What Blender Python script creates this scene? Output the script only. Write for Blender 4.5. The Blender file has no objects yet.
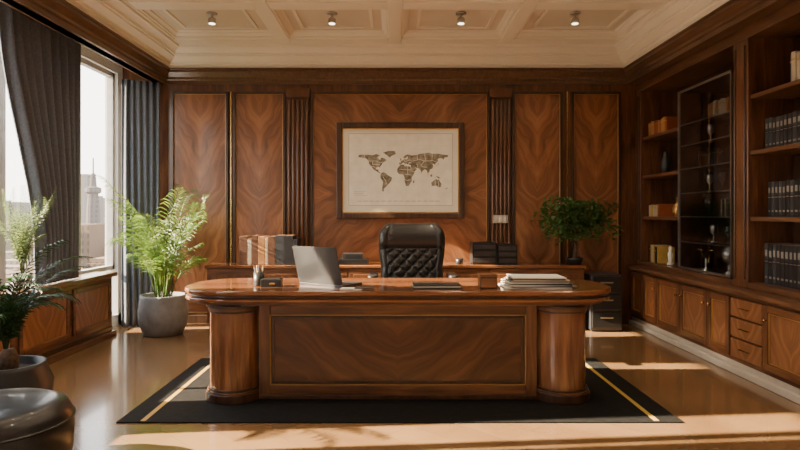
import bpy, bmesh, math, random
from mathutils import Vector, Matrix, geometry
random.seed(7)
scene = bpy.context.scene
COL = scene.collection

# ------------------------------------------------------------------ materials
def new_mat(name):
    m = bpy.data.materials.new(name); m.use_nodes = True
    nt = m.node_tree; b = nt.nodes['Principled BSDF']
    return m, nt, b

def plain(name, col, rough=0.5, metal=0.0, spec=0.5, emit=0.0, noise=0.06, nscale=12, coat=0.0):
    m, nt, b = new_mat(name)
    tc = nt.nodes.new('ShaderNodeTexCoord'); n = nt.nodes.new('ShaderNodeTexNoise')
    n.inputs['Scale'].default_value = nscale; n.inputs['Detail'].default_value = 3
    nt.links.new(tc.outputs['Object'], n.inputs['Vector'])
    r = nt.nodes.new('ShaderNodeValToRGB')
    c = Vector(col)
    r.color_ramp.elements[0].position = .3; r.color_ramp.elements[1].position = .7
    r.color_ramp.elements[0].color = (*(c*(1-noise*2)), 1)
    r.color_ramp.elements[1].color = (*(c*(1+noise)), 1)
    nt.links.new(n.outputs['Fac'], r.inputs['Fac']); nt.links.new(r.outputs['Color'], b.inputs['Base Color'])
    b.inputs['Roughness'].default_value = rough; b.inputs['Metallic'].default_value = metal
    b.inputs['Specular IOR Level'].default_value = spec
    if coat: b.inputs['Coat Weight'].default_value = coat
    if emit:
        b.inputs['Emission Color'].default_value = (*col, 1); b.inputs['Emission Strength'].default_value = emit
    return m

def wood(name, dark, mid, light, mode='z', rough=0.32, scale=1.0, coat=0.25, ang=40, fold=0, wob=.22):
    """mode x/y/z grain direction; 'cx' / 'cy' mirrored (book-matched) veneer in XZ or YZ plane"""
    m, nt, b = new_mat(name)
    N = nt.nodes.new; L = nt.links.new
    tc = N('ShaderNodeTexCoord'); sep = N('ShaderNodeSeparateXYZ'); L(tc.outputs['Object'], sep.inputs[0])
    def math_(op, a, bb=None):
        n = N('ShaderNodeMath'); n.operation = op
        for i, v in enumerate((a, bb)):
            if v is None: continue
            if isinstance(v, (int, float)): n.inputs[i].default_value = v
            else: L(v, n.inputs[i])
        return n.outputs[0]
    X, Y, Z = sep.outputs
    other = None; w1 = .55
    if mode in ('x', 'y', 'z'):
        al, ac, o = {'x': (X, Z, Y), 'y': (Y, Z, X), 'z': (Z, X, Y)}[mode]
        across = ac; along = al; other = o
    else:
        w1 = .42
        h = X if mode == 'cx' else Y
        ha = math_('ABSOLUTE', h)
        za = math_('PINGPONG', math_('ADD', Z, 20*fold), fold) if fold else Z
        a = math.radians(ang)
        cmb0 = N('ShaderNodeCombineXYZ'); L(ha, cmb0.inputs[0]); L(za, cmb0.inputs[1])
        n0 = N('ShaderNodeTexNoise'); n0.inputs['Scale'].default_value = 2.2; n0.inputs['Detail'].default_value = 2; L(cmb0.outputs[0], n0.inputs['Vector'])
        across = math_('SUBTRACT', math_('MULTIPLY', ha, math.cos(a)), math_('MULTIPLY', za, math.sin(a)))
        across = math_('ADD', across, math_('MULTIPLY', math_('SUBTRACT', n0.outputs['Fac'], .5), wob))
        along = math_('ADD', math_('MULTIPLY', ha, math.sin(a)), math_('MULTIPLY', za, math.cos(a)))
    comb = N('ShaderNodeCombineXYZ')
    L(math_('MULTIPLY', across, 26*scale), comb.inputs[0])
    L(math_('MULTIPLY', along, 2.2*scale), comb.inputs[1])
    if other is not None: L(math_('MULTIPLY', other, 26*scale), comb.inputs[2])
    n1 = N('ShaderNodeTexNoise'); n1.inputs['Scale'].default_value = 1; n1.inputs['Detail'].default_value = 6
    n1.inputs['Distortion'].default_value = .8; L(comb.outputs[0], n1.inputs['Vector'])
    comb2 = N('ShaderNodeCombineXYZ')
    L(math_('MULTIPLY', across, 5*scale), comb2.inputs[0]); L(math_('MULTIPLY', along, 1.5*scale), comb2.inputs[1])
    n2 = N('ShaderNodeTexNoise'); n2.inputs['Scale'].default_value = 1; n2.inputs['Detail'].default_value = 3
    n2.inputs['Distortion'].default_value = 1.2; L(comb2.outputs[0], n2.inputs['Vector'])
    f = math_('ADD', math_('MULTIPLY', n1.outputs['Fac'], w1), math_('MULTIPLY', n2.outputs['Fac'], 1-w1))
    r = N('ShaderNodeValToRGB'); e = r.color_ramp.elements
    e[0].position = .34; e[0].color = (*dark, 1); e[1].position = .68; e[1].color = (*light, 1)
    k = e.new(.5); k.color = (*mid, 1)
    L(f, r.inputs['Fac']); L(r.outputs['Color'], b.inputs['Base Color'])
    b.inputs['Roughness'].default_value = rough
    b.inputs['Coat Weight'].default_value = coat; b.inputs['Coat Roughness'].default_value = .12
    bp = N('ShaderNodeBump'); bp.inputs['Strength'].default_value = .06; bp.inputs['Distance'].default_value = .002
    L(n1.outputs['Fac'], bp.inputs['Height']); L(bp.outputs[0], b.inputs['Normal'])
    return m

WD, WM, WL = (.045, .017, .008), (.11, .043, .018), (.21, .088, .038)
wz = wood('walnut_vertical', WD, WM, WL, 'z')
wx = wood('walnut_horizontal', WD, WM, WL, 'x')
wy = wood('walnut_lengthwise', WD, WM, WL, 'y')
wyc = wood('walnut_pelmet', (.055, .028, .016), (.11, .056, .03), (.17, .09, .05), 'y')
PD, PM, PL = (.095, .035, .015), (.215, .084, .035), (.38, .165, .072)
wcx = wood('walnut_bookmatched_wall', PD, PM, PL, 'cx', ang=24, scale=.8, wob=.3)
wcw = wood('walnut_flame_wall', PD, PM, PL, 'cx', ang=47, scale=.8, fold=1.5, wob=.35)
wcd = wood('walnut_bookmatched_desk', (.036,.013,.006), (.088,.033,.014), (.165,.068,.028), 'cx', ang=52, scale=.8, wob=.3)
wcy = wood('walnut_bookmatched_cabinet', (.09,.035,.015), (.23,.095,.040), (.38,.17,.075), 'cy', ang=12, scale=.9)
wdesk = wood('desk_top_veneer', (.10,.036,.014), (.18,.068,.027), (.26,.105,.043), 'x', rough=.15, coat=.6)
wcol = wood('desk_column_veneer', (.075,.028,.012), (.18,.072,.029), (.31,.135,.057), 'z', rough=.25, coat=.4, scale=.9)
wdk = wood('dark_walnut', (.02,.009,.005), (.045,.02,.010), (.08,.036,.018), 'z')
wdkx = wood('dark_walnut_shelf', (.05,.022,.011), (.11,.05,.024), (.19,.09,.043), 'y')
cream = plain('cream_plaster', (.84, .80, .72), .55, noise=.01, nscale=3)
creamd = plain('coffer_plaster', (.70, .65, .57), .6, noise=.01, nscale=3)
gold = plain('brass', (.75, .5, .2), .25, 1.0)
goldthin = plain('gold_inlay', (.5, .3, .1), .3, .6)
black = plain('black_plastic', (.012, .012, .013), .35)
leather = plain('black_leather', (.014, .015, .017), .34, nscale=60, noise=.2, coat=.15)
steel = plain('brushed_steel', (.6, .6, .6), .3, 1.0)
chromed = plain('dark_metal', (.09, .09, .1), .35, .8)
laptopm = plain('laptop_shell', (.022, .023, .026), .45)
paper = plain('paper_white', (.66, .63, .56), .7, noise=.02)
matb = plain('map_mat_board', (.72, .68, .56), .8, noise=.02, nscale=4)
mapp = plain('map_paper', (.80, .76, .64), .8, noise=.05, nscale=9)
mapl = plain('map_landmass', (.27, .235, .17), .8, noise=.35, nscale=18)
mapln = plain('map_ink', (.38, .33, .25), .8, noise=.1)
concrete = plain('grey_concrete', (.20, .20, .20), .75, noise=.15, nscale=9)
darkpot = plain('charcoal_ceramic', (.018, .02, .022), .45)
soil = plain('soil', (.03, .018, .01), .95, noise=.3, nscale=50)
bark = plain('bark', (.10, .06, .035), .85, noise=.3, nscale=40)
whitetrim = plain('pale_stone_trim', (.55, .51, .45), .35, noise=.04)
framew = plain('window_frame_paint', (.38, .36, .34), .5)
walloff = plain('pale_wall_paint', (.6, .57, .52), .7, noise=.02)

def leafmat(name, c1, c2, tr=.35, rough=.45, ns=14):
    m, nt, b = new_mat(name); N = nt.nodes.new; L = nt.links.new
    tc = N('ShaderNodeTexCoord'); n = N('ShaderNodeTexNoise'); n.inputs['Scale'].default_value = ns
    L(tc.outputs['Object'], n.inputs['Vector'])
    r = N('ShaderNodeValToRGB'); r.color_ramp.elements[0].position = .35; r.color_ramp.elements[1].position = .65
    r.color_ramp.elements[0].color = (*c1, 1); r.color_ramp.elements[1].color = (*c2, 1)
    L(n.outputs['Fac'], r.inputs[0]); L(r.outputs[0], b.inputs['Base Color']); b.inputs['Roughness'].default_value = rough
    t = N('ShaderNodeBsdfTranslucent'); L(r.outputs[0], t.inputs['Color'])
    mx = N('ShaderNodeMixShader'); mx.inputs[0].default_value = tr
    L(b.outputs[0], mx.inputs[1]); L(t.outputs[0], mx.inputs[2]); L(mx.outputs[0], nt.nodes['Material Output'].inputs[0])
    return m
curtm = leafmat('slate_curtain_fabric', (.11, .13, .165), (.14, .16, .20), .14, .85, 60)
leafA = leafmat('palm_leaf', (.045, .11, .018), (.17, .25, .045), .40, ns=6)
leafB = leafmat('dark_palm_leaf', (.012, .04, .014), (.03, .08, .024), .25)
leafC = leafmat('ficus_leaf', (.03, .085, .02), (.09, .19, .04), .3)
leafD = leafmat('fern_leaf', (.10, .15, .05), (.20, .27, .10), .5)

def glassmat(name, refl=.07, tint=(1, 1, 1)):
    m, nt, b = new_mat(name); N = nt.nodes.new; L = nt.links.new
    nt.nodes.remove(b)
    t = N('ShaderNodeBsdfTransparent'); t.inputs[0].default_value = (*tint, 1)
    g = N('ShaderNodeBsdfGlossy'); g.inputs['Roughness'].default_value = .02
    mx = N('ShaderNodeMixShader'); mx.inputs[0].default_value = refl
    L(t.outputs[0], mx.inputs[1]); L(g.outputs[0], mx.inputs[2]); L(mx.outputs[0], nt.nodes['Material Output'].inputs[0])
    return m
glass = glassmat('window_glass', .04)
cabglass = glassmat('cabinet_glass', .12, (.8, .82, .84))

# floor
def floor_mat():
    m, nt, b = new_mat('polished_parquet'); N = nt.nodes.new; L = nt.links.new
    tc = N('ShaderNodeTexCoord'); mp = N('ShaderNodeMapping'); mp.inputs['Rotation'].default_value = (0, 0, math.radians(45))
    L(tc.outputs['Object'], mp.inputs[0])
    br = N('ShaderNodeTexBrick'); br.offset = .5; br.inputs['Scale'].default_value = 1
    br.inputs['Brick Width'].default_value = 1.1; br.inputs['Row Height'].default_value = .22
    br.inputs['Mortar Size'].default_value = .0008
    br.inputs['Color1'].default_value = (.215, .125, .058, 1); br.inputs['Color2'].default_value = (.245, .145, .069, 1)
    br.inputs['Mortar'].default_value = (.15, .085, .038, 1)
    L(mp.outputs[0], br.inputs['Vector'])
    n = N('ShaderNodeTexNoise'); n.inputs['Scale'].default_value = 1.6; n.inputs['Detail'].default_value = 6; n.inputs['Distortion'].default_value = .6
    L(tc.outputs['Object'], n.inputs['Vector'])
    rr = N('ShaderNodeValToRGB'); rr.color_ramp.elements[0].position = .3; rr.color_ramp.elements[1].position = .7
    rr.color_ramp.elements[0].color = (.65, .61, .56, 1); rr.color_ramp.elements[1].color = (1, 1, 1, 1)
    L(n.outputs['Fac'], rr.inputs[0])
    mx = N('ShaderNodeMix'); mx.data_type = 'RGBA'; mx.blend_type = 'MULTIPLY'; mx.inputs[0].default_value = 1
    L(br.outputs['Color'], mx.inputs[6]); L(rr.outputs['Color'], mx.inputs[7])
    L(mx.outputs[2], b.inputs['Base Color'])
    b.inputs['Roughness'].default_value = .2; b.inputs['Coat Weight'].default_value = .45; b.inputs['Coat Roughness'].default_value = .08
    return m
floorm = floor_mat()
rugm = plain('charcoal_rug', (.010, .010, .010), .75, noise=.2, nscale=20, spec=.15)
rugline = plain('rug_gold_border', (.48, .31, .06), .5)

# ------------------------------------------------------------------ mesh helpers
class MB:
    def __init__(s): s.v = []; s.f = []; s.mi = []; s.mats = []; s.sm = []
    def m(s, mat):
        if mat not in s.mats: s.mats.append(mat)
        return s.mats.index(mat)
    def add(s, vs, fs, mat, M=None, smooth=False):
        o = len(s.v); k = s.m(mat)
        for p in vs:
            p = Vector(p)
            s.v.append(M @ p if M else p)
        for f in fs: s.f.append([i+o for i in f]); s.mi.append(k); s.sm.append(smooth)
    def box(s, x0, x1, y0, y1, z0, z1, mat, M=None):
        vs = [(x0,y0,z0),(x1,y0,z0),(x1,y1,z0),(x0,y1,z0),(x0,y0,z1),(x1,y0,z1),(x1,y1,z1),(x0,y1,z1)]
        s.add(vs, [(0,3,2,1),(4,5,6,7),(0,1,5,4),(1,2,6,5),(2,3,7,6),(3,0,4,7)], mat, M)
    def lathe(s, prof, mat, M=None, n=32, smooth=True):
        vs = []; fs = []
        for r, z in prof:
            for i in range(n):
                a = 2*math.pi*i/n; vs.append((r*math.cos(a), r*math.sin(a), z))
        for j in range(len(prof)-1):
            for i in range(n):
                fs.append((j*n+i, j*n+(i+1) % n, (j+1)*n+(i+1) % n, (j+1)*n+i))
        fs.append(tuple(reversed(range(n)))); fs.append(tuple((len(prof)-1)*n+i for i in range(n)))
        s.add(vs, fs, mat, M, smooth)
    def prism(s, out, z0, z1, mat, M=None):
        n = len(out); vs = [(x, y, z0) for x, y in out]+[(x, y, z1) for x, y in out]
        fs = [tuple(reversed(range(n))), tuple(range(n, 2*n))]+[(i, (i+1) % n, n+(i+1) % n, n+i) for i in range(n)]
        s.add(vs, fs, mat, M)
    def tube(s, pts, rad, mat, n=8):
        vs = []; fs = []; pts = [Vector(p) for p in pts]
        for k, p in enumerate(pts):
            d = (pts[min(k+1, len(pts)-1)]-pts[max(k-1, 0)]).normalized()
            u = d.cross(Vector((0, 0, 1)) if abs(d.z) < .9 else Vector((1, 0, 0))).normalized(); w = d.cross(u)
            r = rad[k] if isinstance(rad, (list, tuple)) else rad
            for i in range(n):
                a = 2*math.pi*i/n; vs.append(p+u*r*math.cos(a)+w*r*math.sin(a))
        for k in range(len(pts)-1):
            for i in range(n): fs.append((k*n+i, k*n+(i+1) % n, (k+1)*n+(i+1) % n, (k+1)*n+i))
        fs.append(tuple(range(n))); fs.append(tuple((len(pts)-1)*n+i for i in range(n)))
        s.add(vs, fs, mat, None, True)
    def obj(s, name, parent=None, bevel=0, center=True, seg=2, origin=None):
        xs = list(zip(*s.v))
        if origin is not None: c = Vector(origin)
        elif center: c = Vector([(min(a)+max(a))/2 for a in xs])
        else: c = Vector((0, 0, 0))
        me = bpy.data.meshes.new(name); me.from_pydata([v-c for v in s.v], [], s.f)
        for m in s.mats: me.materials.append(m)
        me.polygons.foreach_set('material_index', s.mi)
        me.polygons.foreach_set('use_smooth', s.sm)
        me.update()
        o = bpy.data.objects.new(name, me); o.location = c; COL.objects.link(o)
        if bevel:
            b = o.modifiers.new('bevel', 'BEVEL'); b.width = bevel; b.segments = seg; b.limit_method = 'ANGLE'; b.angle_limit = math.radians(40)
        if parent is not None:
            o.parent = parent; o.matrix_parent_inverse = Matrix.Translation(-parent_loc[parent.name])
        return o
parent_loc = {}
def empty(name, loc=(0, 0, 0)):
    e = bpy.data.objects.new(name, None); e.empty_display_size = .1; e.location = loc; COL.objects.link(e)
    parent_loc[e.name] = Vector(loc); return e
def boxo(name, x0, x1, y0, y1, z0, z1, mat, parent=None, bevel=0):
    b = MB(); b.box(x0, x1, y0, y1, z0, z1, mat); o = b.obj(name, parent, bevel)
    return o
def reg(o):
    parent_loc[o.name] = o.location.copy(); return o
def T(x, y, z, rz=0, rx=0, ry=0):
    return Matrix.Translation((x, y, z)) @ Matrix.Rotation(rz, 4, 'Z') @ Matrix.Rotation(ry, 4, 'Y') @ Matrix.Rotation(rx, 4, 'X')

XL, XR, YB, YF = -3.2, 3.25, 7.05, -1.5
ZC = 3.29
# ------------------------------------------------------------------ shell
boxo('floor', XL-.1, XR+.1, YF-.1, YB+.1, -.1, 0, floorm)
wb = reg(boxo('wall_back', XL-.1, XR+.1, YB, YB+.12, 0, ZC, wz))
boxo('wall_front', XL-.1, XR+.1, YF-.12, YF, 0, ZC, walloff)
boxo('wall_right', XR, XR+.12, YF, YB, 0, ZC, walloff)
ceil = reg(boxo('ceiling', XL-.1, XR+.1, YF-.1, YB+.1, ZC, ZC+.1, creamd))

# left (window) wall : head, apron, piers
wl = MB()
wl.box(XL-.15, XL, YF, YB, 2.9, ZC, walloff)
wl.box(XL-.15, XL, YF, 6.40, 0, .64, walloff)
wl.box(XL-.15, XL, 6.40, YB, 0, .12, walloff)
piers = [(-1.5, -.9), (6.93, 7.05)]
for a, b in piers: wl.box(XL-.15, XL, a, b, 0, 2.9, walloff)
wl.obj('wall_left')
ws = [(-.9, 1.0), (1.0, 3.0), (3.0, 4.95), (4.95, 6.93)]
for i, (a, b) in enumerate(ws):
    w = MB()
    z0 = .64
    w.box(XL-.11, XL-.04, a, a+.045, z0, 2.9, framew); w.box(XL-.11, XL-.04, b-.045, b, z0, 2.9, framew)
    w.box(XL-.11, XL-.04, a, b, z0, z0+.05, framew); w.box(XL-.11, XL-.04, a, b, 2.85, 2.9, framew)
    mid = (a+b)/2+.25; w.box(XL-.10, XL-.05, mid-.02, mid+.02, z0, 2.9, framew)
    w.box(XL-.078, XL-.072, a+.03, b-.03, z0+.03, 2.87, glass)
    if i == 3:
        w.box(XL-.10, XL-.05, 6.40, 6.44, .12, .66, framew); w.box(XL-.10, XL-.05, 6.44, 6.9, .12, .16, framew)
        w.box(XL-.078, XL-.072, 6.43, 6.93, .13, .66, glass)
    w.obj('window_%d' % (i+1))

# ------------------------------------------------------------------ back wall panelling (children of wall_back)
YW = YB
def px(x, D=7.05): return (x-395)*D/600
def pz(y, D=7.05): return 1.29-(y-213)*D/600
def framed(x0, x1, z0, z1, mat, nm, fw=.035, yy=YW):
    boxo(nm+'_field', x0+fw, x1-fw, yy-.018, yy-.001, z0+fw, z1-fw, mat, wb)
    f = MB()
    f.box(x0, x0+fw, yy-.04, yy-.001, z0, z1, wdk); f.box(x1-fw, x1, yy-.04, yy-.001, z0, z1, wdk)
    f.box(x0+fw, x1-fw, yy-.04, yy-.001, z0, z0+fw, wdk); f.box(x0+fw, x1-fw, yy-.04, yy-.001, z1-fw, z1, wdk)
    t = .006
    a, b, c, d = x0+fw, x1-fw, z0+fw, z1-fw
    for (p, q, r, s_) in ((a, a+t, c, d), (b-t, b, c, d), (a+t, b-t, c, c+t), (a+t, b-t, d-t, d)):
        f.box(p, q, yy-.03, yy-.018, r, s_, goldthin)
    f.obj(nm+'_moulding', wb, .006)
ztop, zbot = pz(92), .32
for i, (a, b) in enumerate(((172, 229), (234, 286), (311, 489), (512, 562), (571, 620))):
    framed(px(a), px(b), zbot, ztop, wcw if i == 2 else wcx, 'panel_%d' % (i+1), fw=.03)
    framed(px(a), px(b), .1, zbot-.04, wx, 'dado_%d' % (i+1), fw=.025)
for i, (a, b) in enumerate(((287, 310), (490, 511))):
    f = MB(); x0, x1 = px(a)+.005, px(b)-.005
    f.box(x0, x1, YW-.03, YW-.001, .1, ztop+.03, wdk)
    n = 5; st = (x1-x0)/n
    for k in range(n):
        f.lathe([(st*.36, .25), (st*.36, ztop-.1)], wz, T(x0+st*(k+.5), YW-.032, 0), n=12)
    f.box(x0-.012, x1+.012, YW-.055, YW-.001, .08, .22, wz); f.box(x0-.012, x1+.012, YW-.055, YW-.001, ztop-.07, ztop+.03, wz)
    f.obj('pilaster_%d' % (i+1), wb, .003)
f = MB()
for x in (231.5, 566.5): f.box(px(x)-.006, px(x)+.006, YW-.03, YW-.001, .1, ztop, gold)
f.obj('brass_strips', wb)
boxo('baseboard_back', -3.1, 2.72, YW-.05, YW-.001, 0, .1, wdk, None, .008)

# brown crown moulding loop and plaster cornice
def loop(name, x0, x1, y0, y1, prof, mat, parent=None):
    m = MB(); vs = []; fs = []
    for o, z in prof: vs += [(x0+o, y0+o, z), (x1-o, y0+o, z), (x1-o, y1-o, z), (x0+o, y1-o, z)]
    for j in range(len(prof)-1):
        for i in range(4): fs.append((j*4+i, j*4+(i+1) % 4, (j+1)*4+(i+1) % 4, (j+1)*4+i))
    m.add(vs, fs, mat); return m.obj(name, parent)
XPL, XPR = -2.70, 2.74
loop('trim_1', XPL, XPR, YF, YB, [(-.12, 2.80), (.02, 2.80), (.02, 2.84), (.035, 2.855), (.035, 2.88), (.07, 2.93), (.07, 2.955), (.09, 2.965), (.09, 2.975), (-.12, 2.975), (-.12, 2.80)], wyc)
loop('trim_2', XPL, XPR, YF, YB, [(-.12, 2.976), (.07, 2.976), (.07, 3.0), (.095, 3.015), (.095, 3.035), (.12, 3.04), (.17, 3.085), (.17, 3.10), (.185, 3.105), (.185, 3.125), (.23, 3.17), (.25, 3.175), (.25, 3.2), (.27, 3.205)], cream)
boxo('curtain_pelmet', -2.80, -2.705, YF, YB-.001, 2.80, ZC-.001, wyc, None, .005)
boxo('trim_3', -3.2, -2.8, YF, YB, ZC-.05, ZC-.001, cream)

# coffered ceiling
cb = MB(); zb = 3.205
xs = [(-2.75, -2.43), (-1.31, -1.17), (-.07, .07), (1.17, 1.31), (2.46, 2.84)]
ys = [(6.62, 7.04), (5.46, 5.66), (4.3, 4.48), (3.2, 3.38), (2.0, 2.18), (.8, .98), (-1.49, -1.2)]
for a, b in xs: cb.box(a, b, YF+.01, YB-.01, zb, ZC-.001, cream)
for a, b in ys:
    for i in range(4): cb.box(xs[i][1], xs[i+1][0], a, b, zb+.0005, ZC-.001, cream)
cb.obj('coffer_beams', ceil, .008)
cm = MB()
for j in range(len(ys)-1):
    for i in range(4):
        x0, x1, y0, y1 = xs[i][1], xs[i+1][0], ys[j+1][1], ys[j][0]
        prof = [(0, zb+.015), (.02, zb+.015), (.02, zb+.035), (.05, zb+.055), (.05, zb+.068), (.07, ZC-.003)]
        vs = []; fs = []
        for o, z in prof: vs += [(x0+o, y0+o, z), (x1-o, y0+o, z), (x1-o, y1-o, z), (x0+o, y1-o, z)]
        for q in range(len(prof)-1):
            for k in range(4): fs.append((q*4+k, q*4+(k+1) % 4, (q+1)*4+(k+1) % 4, (q+1)*4+k))
        cm.add(vs, fs, cream)
        for (a, b, c, d) in ((x0+.16, x1-.16, y0+.16, y0+.19), (x0+.16, x1-.16, y1-.19, y1-.16), (x0+.16, x0+.19, y0+.19, y1-.19), (x1-.19, x1-.16, y0+.19, y1-.19)):
            cm.box(a, b, c, d, ZC-.018, ZC-.001, cream)
cm.obj('coffer_mouldings', ceil)

# ceiling spotlights
lampm = plain('lamp_lens', (1, .85, .6), .3, emit=6)
for yy in (6.0, 4.95, 3.8, 2.6, .2):
    for xx in (-1.83, -.63, .66, 1.80):
        s = MB()
        s.lathe([(.05, 0), (.055, -.012), (.03, -.016), (.012, -.02), (.012, -.055)], steel, T(xx, yy, ZC-.001), n=20)
        s.lathe([(.028, -.05), (.038, -.06), (.040, -.10), (.034, -.105)], steel, T(xx, yy, ZC-.001), n=20)
        s.lathe([(.032, -.1055), (.03, -.109)], lampm, T(xx, yy, ZC-.001), n=20)
        s.obj('ceiling_spotlight')
        l = bpy.data.lights.new('spot', 'SPOT'); l.energy = 38 if yy > 5.5 else 30; l.color = (1, .80, .56); l.spot_size = math.radians(135); l.spot_blend = .9; l.shadow_soft_size = .05
        lo = bpy.data.objects.new('spotlight_lamp', l); lo.location = (xx, yy, ZC-.125); COL.objects.link(lo)

# ------------------------------------------------------------------ bookcase wall
BX, UX = 2.74, 2.84
bk = empty('bookcase', (3.0, 4.5, 0))
YE = 2.0
boxo('carcass', BX+.02, XR-.001, YE, YB-.06, .09, .64, wy, bk)
boxo('worktop', BX-.035, XR-.001, YE-.02, YB-.06, .64, .68, wdkx, bk, .008)
boxo('plinth', BX+.02, XR-.001, YE, YB-.06, 0, .09, whitetrim, bk)
boxo('trim_strip', BX-.02, BX+.02, YE, YB-.06, 0, .05, whitetrim, bk, .005)
boxo('back_panel', XR-.04, XR-.001, YE, YB-.001, .68, 2.80, wdk, bk)
boxo('top_rail', UX, XR-.04, YE, YB-.001, 2.70, 2.975, wdkx, bk)
posts = [(6.93, 7.048), (4.83, 5.04), (2.75, 2.95), (YE, YE+.08)]
for i, (a, b) in enumerate(posts):
    p = MB(); p.box(UX, XR-.04, a, b, .681, 2.70, wz)
    if b-a > .1:
        p.box(UX-.012, UX, a+.03, a+.045, .75, 2.65, wdk); p.box(UX-.012, UX, b-.045, b-.03, .75, 2.65, wdk)
    p.obj('post_%d' % (i+1), bk, .006)
shz = {0: [1.25, 1.72, 2.16], 1: [1.26, 1.79, 2.24], 2: [1.26, 1.79, 2.24]}
for i in range(3):
    a, b = posts[i+1][1], posts[i][0]
    for k, z in enumerate(shz[i]):
        boxo('shelf_%d_%d' % (i, k), UX+.02, XR-.04, a if i else 6.05, b, z-.035, z, wdkx, bk, .004)
    boxo('bottom_shelf_%d' % i, UX+.0, XR-.04, a, b, .681, .73, wdkx, bk, .004)
def cabdoor(y0, y1, z0, z1, nm, light=wcy):
    g = .006; y0 += g; y1 -= g
    boxo(nm+'_field', BX+.005, BX+.02, y0+.05, y1-.05, z0+.05, z1-.05, light, bk)
    f = MB(); fw = .055
    f.box(BX-.012, BX+.02, y0, y0+fw, z0, z1, wz); f.box(BX-.012, BX+.02, y1-fw, y1, z0, z1, wz)
    f.box(BX-.012, BX+.02, y0+fw, y1-fw, z0, z0+fw, wy); f.box(BX-.012, BX+.02, y0+fw, y1-fw, z1-fw, z1, wy)
    t = .007; a, b, c, d = y0+fw, y1-fw, z0+fw, z1-fw
    for q in ((a, a+t, c, d), (b-t, b, c, d), (a+t, b-t, c, c+t), (a+t, b-t, d-t, d)): f.box(BX-.004, BX+.006, *q, goldthin)
    f.obj(nm+'_frame', bk, .004)
ed = [6.95, 6.62, 6.27, 5.76, 5.25]
for i in range(4): cabdoor(ed[i+1], ed[i], .13, .61, 'door_leaf_%d' % i)
cabdoor(4.90, 5.25, .13, .61, 'door_leaf_4')
for k in range(3):
    z0 = .13+k*.163
    d = MB(); d.box(BX-.008, BX+.02, 4.47, 4.89, z0, z0+.152, wcy); d.obj('drawer_%d' % k, bk, .008)
    h = MB(); h.tube([(BX-.025, 4.62, z0+.08), (BX-.025, 4.74, z0+.08)], .005, gold); h.box(BX-.025, BX-.005, 4.62, 4.627, z0+.076, z0+.084, gold); h.box(BX-.025, BX-.005, 4.733, 4.74, z0+.076, z0+.084, gold)
    h.obj('drawer_handle_%d' % k, bk)
e2 = [4.46, 3.86, 3.26, 2.66, 2.04]
for i in range(4): cabdoor(e2[i+1], e2[i], .13, .61, 'door_leaf_%d' % (i+5))
h = MB()
for y in (6.31, 5.80, 5.71, 5.20, 5.30, 4.41, 3.82): h.lathe([(.006, 0), (.006, .02), (.013, .022), (.013, .03)], gold, T(BX-.006, y, .5, 0, 0, -math.pi/2), n=12)
h.obj('door_knobs', bk)

# glass-door display inside first bay
gd = MB(); y0, y1 = 5.06, 6.02; xg = UX+.005
for a, b, c, d in ((y0, y0+.018, .74, 2.5), (y1-.018, y1, .74, 2.5), (y0, y1, .74, .76), (y0, y1, 2.48, 2.5)):
    gd.box(xg-.010, xg+.010, a, b, c, d, steel)
gd.box(xg-.003, xg+.003, y0+.02, y1-.02, .76, 2.48, cabglass)
gd.obj('glass_door', bk)
gs = MB()
GZ = (1.0, 1.25, 1.48, 1.72, 1.95, 2.16)
for z in GZ:
    gs.box(UX+.03, XR-.05, y0, y1, z, z+.008, cabglass)
    gs.box(UX+.026, UX+.032, y0, y1, z-.003, z+.011, steel)
gs.box(UX+.02, XR-.05, 6.03, 6.05, .74, 2.5, wdk)
gs.obj('glass_shelves', bk)

# books
bcols = [plain('book_'+n, c, .55) for n, c in (('tan', (.42, .2, .07)), ('gold', (.5, .32, .08)), ('cream', (.5, .43, .32)), ('rust', (.3, .08, .03)), ('brown', (.12, .05, .025)), ('olive', (.14, .12, .05)))]
bkblack = plain('binder_black', (.018, .018, .021), .4); bkslate = plain('binder_slate', (.035, .038, .045), .45); lab = plain('binder_label', (.22, .21, .19), .6)
def books(name, y0, y1, z, x0, hh, mats, th=(.03, .05), label=False):
    m = MB(); y = y0
    while y < y1-.02:
        t = random.uniform(*th); h = hh*random.uniform(.9, 1) if not label else hh*random.uniform(.97, 1)
        d = random.uniform(.0, .02) if not label else 0
        mt = random.choice(mats); t = min(t, y1-y)
        m.box(x0+d, x0+.2, y, y+t-.004, z+.001, z+h, mt)
        m.box(x0+d+.012, x0+.198, y+.003, y+t-.007, z+h-.004, z+h+.0005, bcols[2])
        if label:
            m.box(x0-.0015, x0, y+.010, y+t-.013, z+h*.68, z+h*.84, lab)
            m.box(x0-.0015, x0, y+.010, y+t-.013, z+h*.14, z+h*.19, lab)
            m.box(x0-.0012, x0, y+.004, y+t-.007, z+h*.55, z+h*.565, steel)
        else: m.box(x0+d-.001, x0+d, y+.004, y+t-.007, z+h*.75, z+h*.8, goldthin)
        y += t
    return m.obj(name)
for (a, b, z, h) in ((3.9, 4.80, .73, .32), (3.95, 4.75, 1.26, .28), (3.95, 4.80, 1.79, .25), (3.0, 3.8, 1.26, .28), (3.0, 3.6, .73, .32), (3.1, 3.7, 2.24, .25)):
    books('binder_row', a, b, z, 2.95, h, [bkblack, bkblack, bkslate], (.042, .056), True)
books('book_row', 4.0, 4.5, 2.24, 2.95, .25, [bkblack, bcols[2], bcols[4]])
books('book_row', 6.42, 6.9, 2.16, 2.9, .17, [bcols[0], bcols[3], bcols[0]])
books('book_row', 5.15, 5.7, 2.169, 2.95, .16, [bcols[2], bcols[0]])
books('book_row', 6.6, 6.9, 1.25, 2.9, .14, [bcols[1], bcols[2], bcols[3]])
books('book_row', 6.65, 6.9, .73, 2.9, .2, [bcols[1], bkblack, bcols[2]])
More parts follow.
